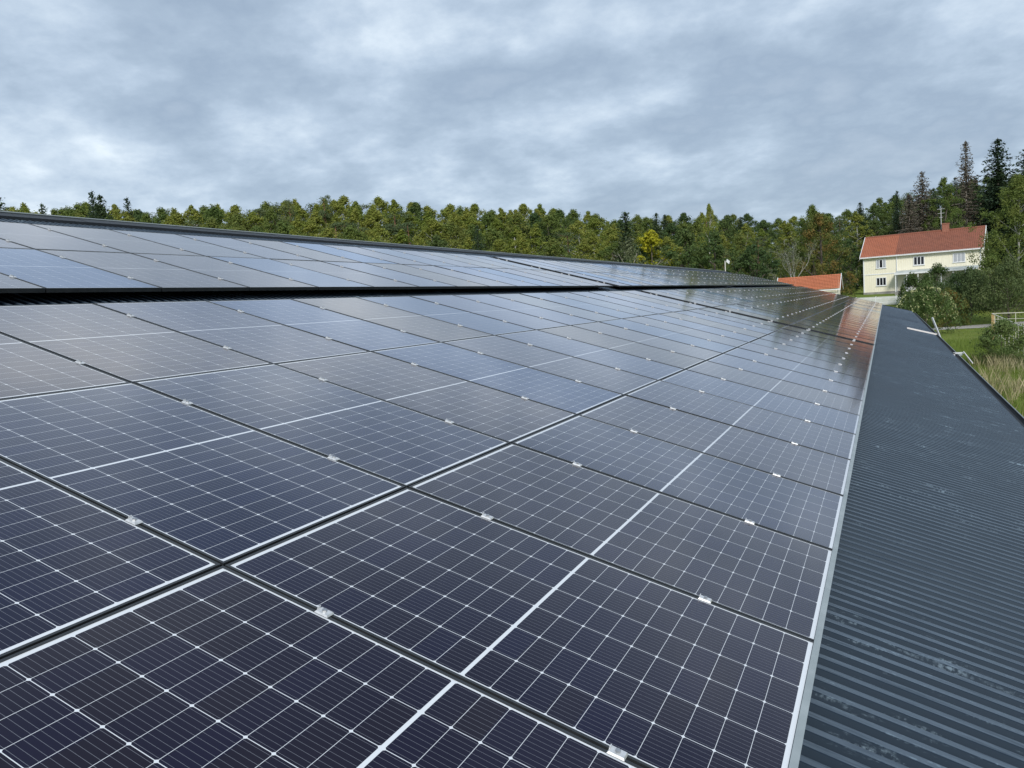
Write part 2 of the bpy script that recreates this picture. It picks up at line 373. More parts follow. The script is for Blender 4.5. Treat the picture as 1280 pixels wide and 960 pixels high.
# ridge cap: folded sheet with turned-down lips
rp = roofpt(0, VR, HS); ry, rz = rp.y, rp.z - GZ
mb = MB(); w_ = .26
for sg in (-1, 1):
    o1 = (ry + sg * w_ * CS, rz - w_ * SN + .025)
    if sg < 0: prof = [(ry, rz + .045), (ry, rz + .035), (o1[0], o1[1] - .0), (o1[0] - .004, o1[1] - .035), (o1[0] - .014, o1[1] - .035), (o1[0] - .010, o1[1] + .010)]
    else: prof = [(ry + .002, rz + .045), (o1[0] + .010, o1[1] + .010), (o1[0] + .014, o1[1] - .035), (o1[0] + .004, o1[1] - .035), (o1[0], o1[1]), (ry + .002, rz + .035)]
    for k in range(33):
        a = U0 - .05 + k * 1.98; b = min(a + 2.02, U1 + .05); e = .003 * (k % 2)
        if a < U1: mb.prism([(y, z + e) for y, z in prof], a, b)
mb.obj('ridge_cap', M['trim'], barn)
mb = MB(); mb.tube([(U0, ry, rz + .052), (U1, ry, rz + .052)], .014, 6); mb.obj('ridge_seam', M['rim'], barn)
# gutter along the eave, with a worn bright rim
ev = roofpt(0, VE, HS); ey, ez = ev.y, ev.z - GZ
mb = MB(); P = []
for k in range(9):
    a = math.pi * k / 8; P.append((ey - .015 - .075 + .075 * math.cos(a), ez - .085 - .075 * math.sin(a)))
out = [(y, z) for y, z in P]; inn = [(ey - .09 + (y - ey + .09) * .93, z + .004) for y, z in reversed(P)]
mb.prism(out + inn, U0, U1); mb.obj('gutter', M['gutter'], barn)
mb = MB(); mb.tube([(U0, ey - .168, ez - .078), (U1, ey - .168, ez - .078)], .009, 6); mb.obj('gutter_rim', M['rim'], barn)
mb = MB(); mb.bx((U0, ey + .03, ez - .23), (U1, ey + .06, ez - .045)); mb.obj('fascia', M['trim'], barn)
# gable verges
for ux in (U0 - .06, U1 + .005):
    mb = MB()
    for sg in (-1, 1):
        L = VR - VE if sg < 0 else 12.4
        a = Vector((ux, ry, rz)); b = Vector((ux, ry + sg * L * CS, rz - L * SN))
        pr = [(a.y, a.z + .03), (b.y, b.z + .03), (b.y, b.z - .16), (a.y, a.z - .16)]
        mb.prism(pr if sg < 0 else [(y + .001, z) for y, z in pr], ux, ux + .05)
    mb.obj('verge_board', M['trim'], barn)
# walls
by = ry + 12.4 * CS; bz = rz - 12.4 * SN
mb = MB(); mb.prism([(ey + .45, -.3), (ey + .45, ez - .06), (ey + .57, ez - .06), (ey + .57, -.3)], U0 + .3, U1 - .3); mb.obj('wall', M['barnwall'], barn)
mb = MB(); mb.prism([(by - .45, -.3), (by - .45, bz - .06), (by - .57, bz - .06), (by - .57, -.3)], U0 + .3, U1 - .3); mb.obj('wall', M['barnwall'], barn)
for ux in (U0 + .3, U1 - .42):
    mb = MB(); mb.prism([(ey + .575, -.3), (ey + .575, ez + .02), (ry, rz - .10), (by - .575, bz + .02), (by - .575, -.3)], ux, ux + .12); mb.obj('wall', M['barnwall'], barn)

# ------------------------------------------------------------------ solar panels
def frame_mesh():
    mb = MB(); w, h = .0095, .035
    mb.bx((0, 0, -h), (w, PL, 0)); mb.bx((PW - w, 0, -h), (PW, PL, 0))
    mb.bx((w, 0, -h), (PW - w, w, 0)); mb.bx((w, PL - w, -h), (PW - w, PL, 0))
    # inner bottom flange
    mb.bx((w, w, -h), (w + .02, PL - w, -h + .002)); mb.bx((PW - w - .02, w, -h), (PW - w, PL - w, -h + .002))
    return mb.mesh('frame', M['frame'])
def glass_mesh():
    mb = MB(); w = .0095; mb.bx((w - .0005, w - .0005, -.0055), (PW - w + .0005, PL - w + .0005, -.0022)); return mb.mesh('cell_sheet', M['glass'])
def clamp_mesh():
    mb = MB()
    x0, x1 = -.0115, .0225; y = .024; b = .0035
    # top plate with chamfered edge
    P = [(x0, -y, .0006), (x1, -y, .0006), (x1, y, .0006), (x0, y, .0006)]; Q = [(x0 + b, -y + b, .006), (x1 - b, -y + b, .006), (x1 - b, y - b, .006), (x0 + b, y - b, .006)]
    mb.face(Q)
    for i in range(4): j = (i + 1) % 4; mb.face([P[i], P[j], Q[j], Q[i]])
    mb.bx((.001, -y + .002, -.036), (.003, y - .002, .0004)); mb.bx((.008, -y + .002, -.036), (.010, y - .002, .0004))
    mb.tube([(.0055, 0, .005), (.0055, 0, .012)], .0075, 6, 1)
    mb.tube([(.0055, 0, .012), (.0055, 0, .0135)], [.0075, .004], 6, 1)
    mb.bx((-.004, y - .006, .005), (.024, y, .012)) if False else None
    mb.box((.0055, .021, .009), (.012, .003, .010))
    return mb.mesh('clamp', [M['clamp'], M['bolt']])
FM, GM, CM = frame_mesh(), glass_mesh(), clamp_mesh()
CV = (.40, 1.33)
def make_panel():
    t = empty('solar_panel'); ks = [link('frame', FM, t), link('cell_sheet', GM, t)]
    for v_ in CV:
        c = link('clamp', CM, t); c.location = (PW, v_, 0); ks.append(c)
    return t, ks
P0, K0 = make_panel(); first = True
ORD = ['first', 'second', 'third', 'fourth', 'fifth', 'sixth', 'seventh', 'eighth', 'ninth', 'tenth', 'eleventh', 'twelfth', 'thirteenth', 'fourteenth', 'fifteenth', 'sixteenth', 'seventeenth', 'eighteenth', 'nineteenth', 'twentieth', 'twenty-first', 'twenty-second', 'twenty-third', 'twenty-fourth', 'twenty-fifth', 'twenty-sixth', 'twenty-seventh', 'twenty-eighth', 'twenty-ninth', 'thirtieth', 'thirty-first', 'thirty-second', 'thirty-third', 'thirty-fourth', 'thirty-fifth', 'thirty-sixth', 'thirty-seventh', 'thirty-eighth']
CP = 1.06; RP = 1.74
rnd = random.Random(11)
def array(u0, ncol, vb, nrow, rownames, where, count_from_end, cnt_words):
    global first
    for r in range(nrow):
        for c in range(ncol):
            if first: t, ks = P0, K0; first = False
            else: t = copy_thing(P0, K0)
            p = roofpt(u0 + c * CP, vb + r * RP, 0); t.location = p
            t.rotation_euler = (SLOPE + R_(rnd.gauss(0, .06)), R_(rnd.gauss(0, .07)), 0)
            k = (ncol - 1 - c) if count_from_end else c
            tag(t, '%s solar panel %s, %s of the %s' % (ORD[k], cnt_words, rownames[r], where), 'solar panel', 'solar panels on the barn roof')
            if c == 0 and u0 > 5:    # end clamps at the near end of a block
                for v_ in CV:
                    q = link('clamp', CM, t); q.location = (-.0125, v_, 0)
LOW = ['eave row', 'middle row', 'upper row']
UPR = ['lower row', 'top row']
VB = 5.735
A1, A2 = 15.33, 31.50
array(-5 * CP + .01, 19, .0, 3, LOW, 'lower array', True, 'before the cross gap')
array(A1, 37, .0, 3, LOW, 'lower array', False, 'after the cross gap')
array(-5 * CP + .01, 19, VB, 2, UPR, 'upper array', True, 'before the cross gap')
array(A1, 15, VB, 2, UPR, 'upper array', False, 'after the cross gap')
array(A2, 22, VB, 2, UPR, 'upper array', False, 'after the far gap')
for xa, xb, lb_ in ((-5 * CP + .01, 14.83, 'pale aluminium edge strip along the eave side of the near panels'), (A1, A1 + 37 * CP - .02, 'pale aluminium edge strip along the eave side of the far panels')):
    mb = MB(); mb.bx((xa - .002, -.014, -.036), (xb + .002, .0085, .004)); o = mb.obj('edge_strip', M['strip']); o.rotation_euler = (SLOPE, 0, 0); tag(o, lb_, 'edge strip')
# mounting rails under each row, two to a row
kk = 0
for base, n, nm in ((0, 3, LOW), (VB, 2, UPR)):
    for r in range(n):
        for j, dv in enumerate(CV):
            mb = MB(); v_ = base + r * RP + dv
            M4 = Matrix.Rotation(SLOPE, 3, 'X')
            mb.bx((-5.4, -.02, -.0175), (U1 - .5, .02, .0175))
            mb.bx((-5.4, -.028, .0180), (U1 - .5, -.008, .0215)) if False else None
            o = mb.obj('mounting_rail', M['rail']); o.rotation_euler = (SLOPE, 0, 0); o.location = roofpt(0, v_, -.0765)
            tag(o, 'aluminium rail under the %s half of the panels in the %s, %s array' % (('lower', 'upper')[j], nm[r], 'lower' if n == 3 else 'upper'), 'rail', 'mounting rails under the panels')
            # feet down to the sheet crests
            mf = MB()
            for q in np.arange(-5, U1 - .6, 1.056):
                mf.box((q, 0, -.0295), (.05, .055, .023))
            link('foot', mf.mesh('foot', M['rail']), o)

# ------------------------------------------------------------------ things by the eave
def eavepoint(u, out=0, dz=0): p = roofpt(u, VE - .0, HS); return Vector((p.x, p.y - out, p.z + dz))
# ladder standing against the gutter, its top sticking up over it
lu = 32.0; lt = eavepoint(lu, .10, .46); lb = Vector((lu + .0, lt.y - 1.15, GZ + .05))
lad = tag(empty('ladder', lb), 'silver aluminium ladder leaning on the gutter, its top standing above the roof edge', 'ladder')
rel = lt - lb
for sx in (-.2, .2):
    mb = MB(); mb.tube([(sx, 0, 0), (sx + 0, rel.y, rel.z)], .03, 4); mb.obj('side_rail', M['galv'], lad)
mb = MB()
nr = int(rel.length / .28)
for i in range(1, nr): q = i / nr; mb.tube([(-.2, rel.y * q, rel.z * q), (.2, rel.y * q, rel.z * q)], .014, 6)
mb.obj('rungs', M['galv'], lad)
# pale plank lying on the sheets beside the ladder
pl = tag(MB(), None) if False else None
mb = MB(); mb.box((0, 0, 0), (.21, .96, .05)); mb.box((0, -.45, .02), (.20, .08, .012)); mb.box((0, .45, .02), (.20, .08, .012))
o = mb.obj('plank', M['paleplank']); o.rotation_euler = (SLOPE, 0, R_(3)); o.location = roofpt(28.6, VE + .42, HS + .019)
tag(o, 'pale pinkish plank lying across the roof edge beside the ladder', 'plank')
# guard bracket with a pole further along the eave
bu = 20.8; bp = eavepoint(bu, .10, -.05)
br = tag(empty('guard_bracket', bp), 'small grey steel bracket with a pale pole sticking out below the roof edge', 'bracket')
mb = MB(); mb.box((0, -.08, .0), (.04, .24, .04)); mb.box((0, .02, -.12), (.04, .04, .26)); mb.box((.0, -.11, -.05), (.20, .12, .012)); mb.obj('arm', M['galv'], br)
mb = MB(); mb.tube([(0.0, -.20, .03), (-1.9, -.24, -.10)], .014, 8); mb.obj('pole', M['paleplank'], br)

# ------------------------------------------------------------------ farmhouse
def house_frame(xl, yl, zl, xr, zr):
    a = at(xl, yl, zl); b = CAM + ray(xr, 352) * zr; d = Vector((b[0] - a[0], b[1] - a[1], 0)); return Vector(a), math.atan2(d.y, d.x), d.length
ha, hr, HW = house_frame(1080, 368.5, 115, 1226.5, 106.5)
HD, HE = 8.0, 5.55; RISE = 2.75
house = tag(empty('farmhouse', ha, hr), 'long cream two-storey farmhouse with a red tiled roof and white window frames', 'house')
# local axes: x along the front, left to right; the front looks at -y? find out
hm = Matrix.Rotation(hr, 3, 'Z'); fy = hm @ Vector((0, 1, 0)); tocam = Vector(CAM) - ha
SG = 1 if fy.dot(tocam) < 0 else -1     # +y*SG runs back from the front
def hb(mb, x0, x1, y0, y1, z0, z1, mi=0): mb.bx((x0, y0 * SG, z0), (x1, y1 * SG, z1), mi)
mb = MB(); hb(mb, 0, HW, 0, HD, -1.2, HE)
for x in (0, HW - .2):
    mb.prism([(0, HE + .001), (HD * SG, HE + .001), (HD / 2 * SG, HE + RISE - .25)], x, x + .2)
mb.obj('wall', M['yardwall'], house)
mb = MB()   # vertical cover strips on the boards
for i in range(int(HW / .3)): hb(mb, .2 + i * .3, .235 + i * .3, -.018, -.001, .35, HE - .02)
mb.obj('wall_boards', M['yardwall'], house)
mb = MB(); hb(mb, -.05, HW + .05, -.05, HD + .05, -1.3, .3); mb.obj('foundation', M['stone'], house)
def roof_half(name, x0, x1, mt, back=False):
    mb = MB(); sl = RISE / (HD / 2); ov = .45
    n = int((x1 - x0) / .24)
    y_e, z_e = -ov, HE - ov * sl + .12; y_r, z_r = HD / 2, HE + RISE + .12
    if back: y_e = HD + ov
    rows = 16
    for i in range(n):
        xa = x0 + (x1 - x0) * i / n; xb = x0 + (x1 - x0) * (i + 1) / n; xm = (xa * .45 + xb * .55)
        for r in range(rows):
            q0, q1 = r / rows, (r + 1) / rows; lift = .035
            ya, za = y_e + (y_r - y_e) * q0, z_e + (z_r - z_e) * q0; yb, zb = y_e + (y_r - y_e) * q1, z_e + (z_r - z_e) * q1
            mb.face([(xa, ya * SG, za + lift), (xm, ya * SG, za + lift + .045), (xm, yb * SG, zb + .045), (xa, yb * SG, zb)])
            mb.face([(xm, ya * SG, za + lift + .045), (xb, ya * SG, za + lift), (xb, yb * SG, zb), (xm, yb * SG, zb + .045)])
            mb.face([(xa, ya * SG, za), (xb, ya * SG, za), (xb, ya * SG, za + lift), (xa, ya * SG, za + lift)])
    return mb.obj(name, mt, house)
r1 = roof_half('roof', -.35, HW * .29, M['tile_mid']); r1['label'] = 'brighter orange-red newer tiles'
rf = roof_half('roof', HW * .29 + .003, HW + .35, M['tile_old'])
roof_half('roof', -.35, HW + .35, M['tile_old'], True)
mb = MB(); mb.tube([(-.35, HD / 2 * SG, HE + RISE + .16), (HW + .35, HD / 2 * SG, HE + RISE + .16)], .12, 8); mb.obj('ridge_tiles', M['tile_old'], house)
for x in (-.42, HW + .36):
    mb = MB()
    for s_ in (0, 1):
        y0 = -.5 if s_ == 0 else HD + .5; pr = [(y0 * SG, HE - .5 * RISE / (HD / 2) + .22), (HD / 2 * SG, HE + RISE + .27), (HD / 2 * SG, HE + RISE - .02), (y0 * SG, HE - .5 * RISE / (HD / 2) - .07)]
        mb.prism(pr, x, x + .06)
    mb.obj('verge_board', M['white'], house)
mb = MB(); hb(mb, -.36, HW + .36, -.52, -.40, HE - .31, HE - .17); mb.obj('gutter', M['white'], house)
mb = MB(); hb(mb, -.3, HW + .3, -.42, -.02, HE - .16, HE - .10); mb.obj('soffit', M['white'], house)
mb = MB()
for x in (-.02, HW - .14): hb(mb, x, x + .16, -.035, -.0, .3, HE - .12)
hb(mb, HW * .30 - .07, HW * .30 + .05, -.03, -.019, .3, HE - .12)
mb.obj('corner_boards', M['white'], house)
mb = MB(); mb.tube([(HW * .30, -.45 * SG, HE - .3), (HW * .30, -.10 * SG, HE - .65), (HW * .30, -.10 * SG, .2)], .05, 8); mb.obj('downpipe', M['white'], house)
mb = MB(); hb(mb, .14, HW * .30 - .08, -.05, -.019, 2.78, 2.92); mb.obj('storey_band', M['white'], house)
def window(x, z, w, h, panes=3, curtain=False):
    f = MB(); fr = .09
    hb(f, x, x + w, -.075, -.02, z + h - fr, z + h); hb(f, x, x + w, -.075, -.02, z, z + fr)
    for i in range(panes + 1):
        xx = x + (w - fr) * i / panes; hb(f, xx, xx + fr, -.073, -.022, z + fr, z + h - fr)
    o = f.obj('window', M['white'], house)
    g = MB(); hb(g, x + .05, x + w - .05, -.04, -.03, z + .05, z + h - .05); g.obj('pane', M['pane'], o)
    if curtain:
        c = MB()
        for i, (a, b) in enumerate(((.06, .32), (.68, .94)) if curtain == 1 else ((.05, .30), (.36, .62), (.70, .95))):
            for j in range(5):
                q0 = a + (b - a) * j / 5; q1 = a + (b - a) * (j + 1) / 5; yo = .042 + .006 * (j % 2)
                hb(c, x + w * q0, x + w * q1, -yo - .004, -yo, z + .12, z + h - .1)
        c.obj('curtain', M['curtain'], o)
    s = MB(); hb(s, x - .05, x + w + .05, -.12, -.02, z - .06, z - .003); s.obj('sill', M['white'], o)
window(HW * .115, 3.70, 1.35, 1.25, 3, 1)
window(HW * .115, 1.15, 1.35, 1.22, 3, 0)
window(HW * .445, 3.72, 1.40, 1.22, 3, 0)
window(HW * .775, 3.72, 1.50, 1.22, 3, 2)
# chimney and antenna
mb = MB(); hb(mb, HW * .665, HW * .665 + .85, HD / 2 - .35, HD / 2 + .35, HE + RISE - .4, HE + RISE + 1.0); hb(mb, HW * .665 - .06, HW * .665 + .91, HD / 2 - .41, HD / 2 + .41, HE + RISE + 1.0, HE + RISE + 1.12)
ch = mb.obj('chimney', M['brick'], rf)
mb = MB(); mx = HW * .655; y_ = HD / 2 * SG; z_ = HE + RISE + .1
mb.tube([(mx, y_, z_), (mx, y_, z_ + 3.2)], .03, 6)
for dz, L in ((3.1, .9), (2.5, .8), (1.9, .5)):
    mb.tube([(mx - L / 2, y_, z_ + dz), (mx + L / 2, y_, z_ + dz)], .02, 5)
    for q in range(5): mb.tube([(mx - L / 2 + L * q / 4, y_ - .25, z_ + dz), (mx - L / 2 + L * q / 4, y_ + .25, z_ + dz)], .012, 4)
mb.obj('antenna', M['white'], rf)
# veranda along the right two thirds
VX0, VX1 = HW * .30, HW * .985
mb = MB(); mb.prism([(0 - .05 * SG, 3.02), (-2.3 * SG, 2.62), (-2.3 * SG, 2.72), (0 - .05 * SG, 3.14)], VX0, VX1)
mb.obj('veranda_roof', nmat('veranda_felt', (.32, .36, .34), (.50, .53, .53), 1.2, .7), house)
mb = MB(); hb(mb, VX0, VX1, -2.36, -2.302, 2.55, 2.76)
for i in range(8):
    x = VX0 + .08 + (VX1 - VX0 - .2) * i / 7; hb(mb, x, x + .1, -2.25, -2.15, .15, 2.6)
mb.obj('veranda_posts', M['white'], house)
mb = MB(); hb(mb, VX0, VX1, -2.3, -.06, -.8, .14); mb.obj('veranda_deck', M['stone'], house)
mb = MB()
for z in (.35, 1.0): hb(mb, VX0 + 2.0, VX1, -2.23, -2.18, z, z + .07)
for i in range(60):
    x = VX0 + 2.05 + (VX1 - VX0 - 2.1) * i / 60; hb(mb, x, x + .04, -2.21, -2.19, .42, 1.0)
mb.obj('veranda_rail', M['white'], house)
mb = MB(); hb(mb, HW * .36, HW * .36 + .95, -.06, -.02, .2, 2.3); dr = mb.obj('door', M['white'], house)
mb = MB(); hb(mb, HW * .36 + .2, HW * .36 + .75, -.07, -.062, 1.2, 2.1); mb.obj('pane', M['pane'], dr)

# ------------------------------------------------------------------ garage with the orange roof
ga, gr_, GW = house_frame(973, 372, 84, 1046.5, 81.3)
ga.z = terrain(ga.x, ga.y); GD = 5.0; gtop = at(1049, 343, 81)[2] - ga.z; GR = 1.35; GE = gtop - GR
gar = tag(empty('garage', ga, gr_), 'low cream garage with a bright orange tiled roof behind the far end of the barn', 'garage')
SGg = 1 if (Matrix.Rotation(gr_, 3, 'Z') @ Vector((0, 1, 0))).dot(Vector(CAM) - ga) < 0 else -1
mb = MB(); mb.bx((0, 0, -.6), (GW, GD * SGg, GE))
for x in (0, GW - .12): mb.prism([(0, GE + .001), (GD * SGg, GE + .001), (GD / 2 * SGg, GE + GR - .12)], x, x + .12)
mb.obj('wall', M['yardwall'], gar)
def groof(back):
    mb = MB(); sl = GR / (GD / 2); ov = .3; n = 40
    ye = -ov if not back else GD + ov
    for i in range(n):
        xa = -.25 + (GW + .5) * i / n; xb = -.25 + (GW + .5) * (i + 1) / n; xm = (xa + xb) / 2
        for r in range(10):
            q0, q1 = r / 10, (r + 1) / 10; y0, y1 = ye + (GD / 2 - ye) * q0, ye + (GD / 2 - ye) * q1
            z0 = GE - ov * sl + .08 + (GR + ov * sl) * q0; z1 = GE - ov * sl + .08 + (GR + ov * sl) * q1
            mb.face([(xa, y0 * SGg, z0 + .03), (xm, y0 * SGg, z0 + .07), (xm, y1 * SGg, z1 + .04), (xa, y1 * SGg, z1)])
            mb.face([(xm, y0 * SGg, z0 + .07), (xb, y0 * SGg, z0 + .03), (xb, y1 * SGg, z1), (xm, y1 * SGg, z1 + .04)])
    mb.obj('roof', M['tile_new'], gar)
groof(False); groof(True)
mb = MB()
for x in (-.32, GW + .26):
    for y0 in (-.36, GD + .36):
        z0 = GE - .36 * GR / (GD / 2)
        mb.prism([(y0 * SGg, z0 + .16), (GD / 2 * SGg, GE + GR + .18), (GD / 2 * SGg, GE + GR - .02), (y0 * SGg, z0 - .04)], x, x + .05)
mb.bx((-.25, -.40 * SGg, GE - .22), (GW + .25, -.31 * SGg, GE - .12)); mb.obj('white_trim', M['white'], gar)
mb = MB(); mb.bx((GW + .005, 1.2 * SGg, .1), (GW + .03, 3.8 * SGg, 2.1)); mb.obj('door', M['white'], gar)

# white picket fence in front of the house
def picket(x0, y0, z0, x1, z1, lab):
    a = at(x0, y0, z0); b = CAM + ray(x1, y0) * z1
    L = math.hypot(b[0] - a[0], b[1] - a[1]); d = ((b[0] - a[0]) / L, (b[1] - a[1]) / L)
    t = tag(empty('picket_fence', (a[0], a[1], terrain(a[0], a[1])), math.atan2(d[1], d[0])), lab, 'fence')
    mb = MB(); rr = MB(); pp = MB(); base = terrain(a[0], a[1])
    for i in range(int(L / .135)):
        x = i * .135; g = terrain(a[0] + d[0] * x, a[1] + d[1] * x) - base; h = 1.15
        mb.bx((x, -.012, g + .06), (x + .095, .012, g + h))
        if i % 18 == 0: pp.bx((x - .05, .03, g - .3), (x + .06, .14, g + h + .05))
        if i % 6 == 0:
            for z in (.35, .9): rr.bx((x, .013, g + z), (x + .82, .03, g + z + .08))
    mb.obj('pickets', M['white'], t); rr.obj('rails', M['white'], t); pp.obj('posts', M['white'], t)
picket(1046, 377, 106, 1140, 101, 'white picket fence in front of the farmhouse beyond the barn roof')

# ------------------------------------------------------------------ trees
class LB:
    """a cloud of small leaf faces"""
    def __init__(s): s.P = []; s.T = []
    def cloud(s, c, rad, n, size, rg, tint, flat=0.0, up=0.3):
        c = np.array(c); rad = np.array(rad) if hasattr(rad, '__len__') else np.array([rad] * 3)
        d = rg.normal(size=(n, 3)); d /= np.linalg.norm(d, axis=1)[:, None]; r = rg.random(n) ** .45
        pos = c + d * r[:, None] * rad
        nrm = d * .95 + rg.normal(size=(n, 3)) * .42 + np.array([0, 0, up]); nrm /= np.linalg.norm(nrm, axis=1)[:, None]
        s.quads(pos, nrm, size, rg, tint)
    def quads(s, pos, nrm, size, rg, tint, asp=.62):
        n = len(pos); a = np.cross(nrm, rg.normal(size=(n, 3))); a /= np.linalg.norm(a, axis=1)[:, None] + 1e-9; b = np.cross(nrm, a)
        sz = size * (.6 + .8 * rg.random(n))[:, None]
        q = np.stack([pos - a * sz * .5, pos + b * sz * asp * .5, pos + a * sz * .5, pos - b * sz * asp * .5], 1)
        s.P.append(q.reshape(-1, 3)); tt = np.clip(tint + rg.normal(size=n) * .07, 0, 1); s.T.append(np.repeat(tt, 4))
    def mesh(s, name, mt):
        P = np.concatenate(s.P).astype(np.float32); T = np.concatenate(s.T).astype(np.float32); n = len(P) // 4
        me = bpy.data.meshes.new(name); me.vertices.add(n * 4); me.loops.add(n * 4); me.polygons.add(n)
        me.vertices.foreach_set('co', P.ravel()); me.loops.foreach_set('vertex_index', np.arange(n * 4, dtype=np.int32))
        me.polygons.foreach_set('loop_start', np.arange(0, n * 4, 4, dtype=np.int32)); me.polygons.foreach_set('loop_total', np.full(n, 4, dtype=np.int32))
        a = me.attributes.new('tint', 'FLOAT', 'POINT'); a.data.foreach_set('value', T); me.materials.append(mt); me.update(); return me
def broad(seed, H, W, leaf, bark, nclump=70, per=62, size=.30, base=.18, shape=.8, clump=.16, droop=0, tk=.016):
    rg = np.random.default_rng(seed); tr = MB(); lb = LB(); R0 = H * tk
    tr.tube([(0, 0, -.4), (rg.normal() * .1, rg.normal() * .1, H * .3), (rg.normal() * .25, rg.normal() * .25, H * .62), (rg.normal() * .3, rg.normal() * .3, H * .9)], [R0 * 1.25, R0, R0 * .6, R0 * .15], 8)
    for i in range(nclump):
        t = rg.random() ** .9; z = H * (base + (1 - base) * t)
        a = rg.random() * 6.283
        env = (math.sin(math.pi * min(1, (t * .92 + .10)) ** shape)) ** .68 * W / 2 * (1.0 + .22 * math.sin(z * 1.1 + a * 2 + seed))
        r = env * (rg.random() ** .45) * (.82 + .3 * rg.random())
        c = np.array([math.cos(a) * r, math.sin(a) * r, z]); cr = W * clump * (.55 + .8 * rg.random()) * (1 - .35 * t)
        lb.cloud(c, (cr, cr, cr * (.75 + droop)), int(per * (.6 + .8 * rg.random())), size, rg, rg.random())
        if i % 4 == 0 and i < 160:
            z0 = max(H * .12, z - r * .9); tr.tube([(0, 0, z0), tuple(c * [.5, .5, 0] + [0, 0, (z0 + z) / 2 - .1]), tuple(c)], [R0 * .4, R0 * .25, .02], 5)
    return tr.mesh('trunk', bark), lb.mesh('crown', leaf)
def spruce(seed, H, W, leaf, bark, sparse=1.0, size=.36, dead=False, base=.06):
    rg = np.random.default_rng(seed); tr = MB(); lb = LB(); R0 = H * .013
    tr.tube([(0, 0, -.4), (0, 0, H * .5), (0, 0, H)], [R0 * 1.2, R0 * .7, .02], 8)
    z = H * base; 
    while z < H * .985:
        t = z / H; L = W / 2 * (1 - t) ** .68 * (.8 + .35 * rg.random()) + .12
        nb = int((6 + 4 * (1 - t)) * (sparse if dead else 1)) + 2; a0 = rg.random() * 6
        for k in range(nb):
            if rg.random() > sparse * .95: continue
            a = a0 + 6.283 * k / nb + rg.normal() * .2; l = L * (.65 + .5 * rg.random()); m = max(2, int(l / .24)); tint = rg.random()
            s_ = np.linspace(.12, 1, m); rr = s_ * l; zz = z - rr * .33 + (s_ ** 2) * l * .14
            pos = np.stack([np.cos(a) * rr, np.sin(a) * rr, zz], 1)
            rep = 3
            pos = np.repeat(pos, rep, 0) + rg.normal(size=(m * rep, 3)) * [.13, .13, .10] * (1 if not dead else 1.2)
            nr = np.tile([0, 0, 1.], (len(pos), 1)) + rg.normal(size=(len(pos), 3)) * .55; nr /= np.linalg.norm(nr, axis=1)[:, None]
            lb.quads(pos, nr, size * (1 if not dead else .95), rg, tint, .5)
            if dead and k % 1 == 0: tr.tube([(0, 0, z), (math.cos(a) * l * .5, math.sin(a) * l * .5, z - l * .14), (math.cos(a) * l, math.sin(a) * l, z - l * .2)], [.03, .02, .008], 3)
        z += H * (.012 + .010 * rg.random()) * (1.15 if dead else 1)
    n = 14; lb.cloud((0, 0, H * .98), (.15, .15, H * .02), n, size * .7, rg, .6)
    return tr.mesh('trunk', bark), lb.mesh('crown', leaf)
def pine(seed, H, W, leaf, bark):
    rg = np.random.default_rng(seed); tr = MB(); lb = LB(); R0 = H * .014
    tr.tube([(0, 0, -.4), (.15, .1, H * .35), (-.1, .2, H * .7), (0, .1, H * .95)], [R0 * 1.2, R0, R0 * .7, R0 * .2], 8)
    for i in range(40):
        t = rg.random(); z = H * (.45 + .52 * t); env = W / 2 * (1 - abs(t - .45) * 1.1) * .95; a = rg.random() * 6.283; r = env * rg.random() ** .5
        c = np.array([math.cos(a) * r, math.sin(a) * r, z]); cr = W * .15 * (.6 + .7 * rg.random())
        lb.cloud(c, (cr, cr, cr * .5), 120, .21, rg, rg.random())
        if i % 2 == 0: tr.tube([(0, .1, z - r * .3), tuple(c)], [R0 * .3, .03], 5)
    return tr.mesh('trunk', bark), lb.mesh('crown', leaf)
def bare(seed, H, W, bark, leaf, nleaf=3, fine=1.0):
    """leafless or nearly leafless tree with forking limbs"""
    rg = np.random.default_rng(seed); tr = MB(); lb = LB()
    def grow(p, d, L, r, dep):
        q = p + d * L; m = (p + q) / 2 + rg.normal(size=3) * L * .05; tr.tube([tuple(p), tuple(m), tuple(q)], [r, r * .8, r * .6], 5 if dep < 2 else 4)
        if dep >= 2: lb.cloud(q, (.5, .5, .35), nleaf, .2, rg, rg.random())
        if dep == 5: return
        for k in range(3):
            dd = d + rg.normal(size=3) * (.42 if dep else .3) * fine; dd[2] = abs(dd[2]) * .9 + .15; dd /= np.linalg.norm(dd)
            grow(q if k < 2 else m, dd, L * (.60 + .2 * rg.random()), r * .52, dep + 1)
    grow(np.array([0, 0, -.3]), np.array([0, 0, 1.]), H * .27, H * .0085, 0)
    return tr.mesh('trunk', bark), lb.mesh('twigs', leaf)
def tree_thing(name, meshes, label, cat, H0, group=None):
    t = tag(empty(name), label, cat, group); t['_h'] = H0
    ks = [link('trunk', meshes[0], t), link('crown', meshes[1], t)]
    return t, ks
PROTO = {}
def proto(key, name, maker, H0, cat='tree'): PROTO[key] = [name, maker, H0, cat, None]
for i in range(4): proto('birch%d' % i, 'birch_tree', (lambda i=i: broad(100 + i, 17, 6.2 + .9 * (i % 3), M['birchleaf'], M['birchbark'], 250, 52, .20, .12, (.82, .62, .95, .55)[i], (.078, .07, .085, .072)[i], .45, .011)), 17)
for i in range(4): proto('broad%d' % i, 'broadleaf_tree', (lambda i=i: broad(200 + i, 15, 9.5 + (i % 3), M['broadleaf'], M['bark'], 260, 55, .21, .08, (.85, .7, .95, .78)[i], .078, .1, .012)), 15)
for i in range(2): proto('dark%d' % i, 'broadleaf_tree', (lambda i=i: broad(260 + i, 14, 10, M['darkleaf'], M['bark'], 250, 55, .21, .06, .8, .08)), 14)
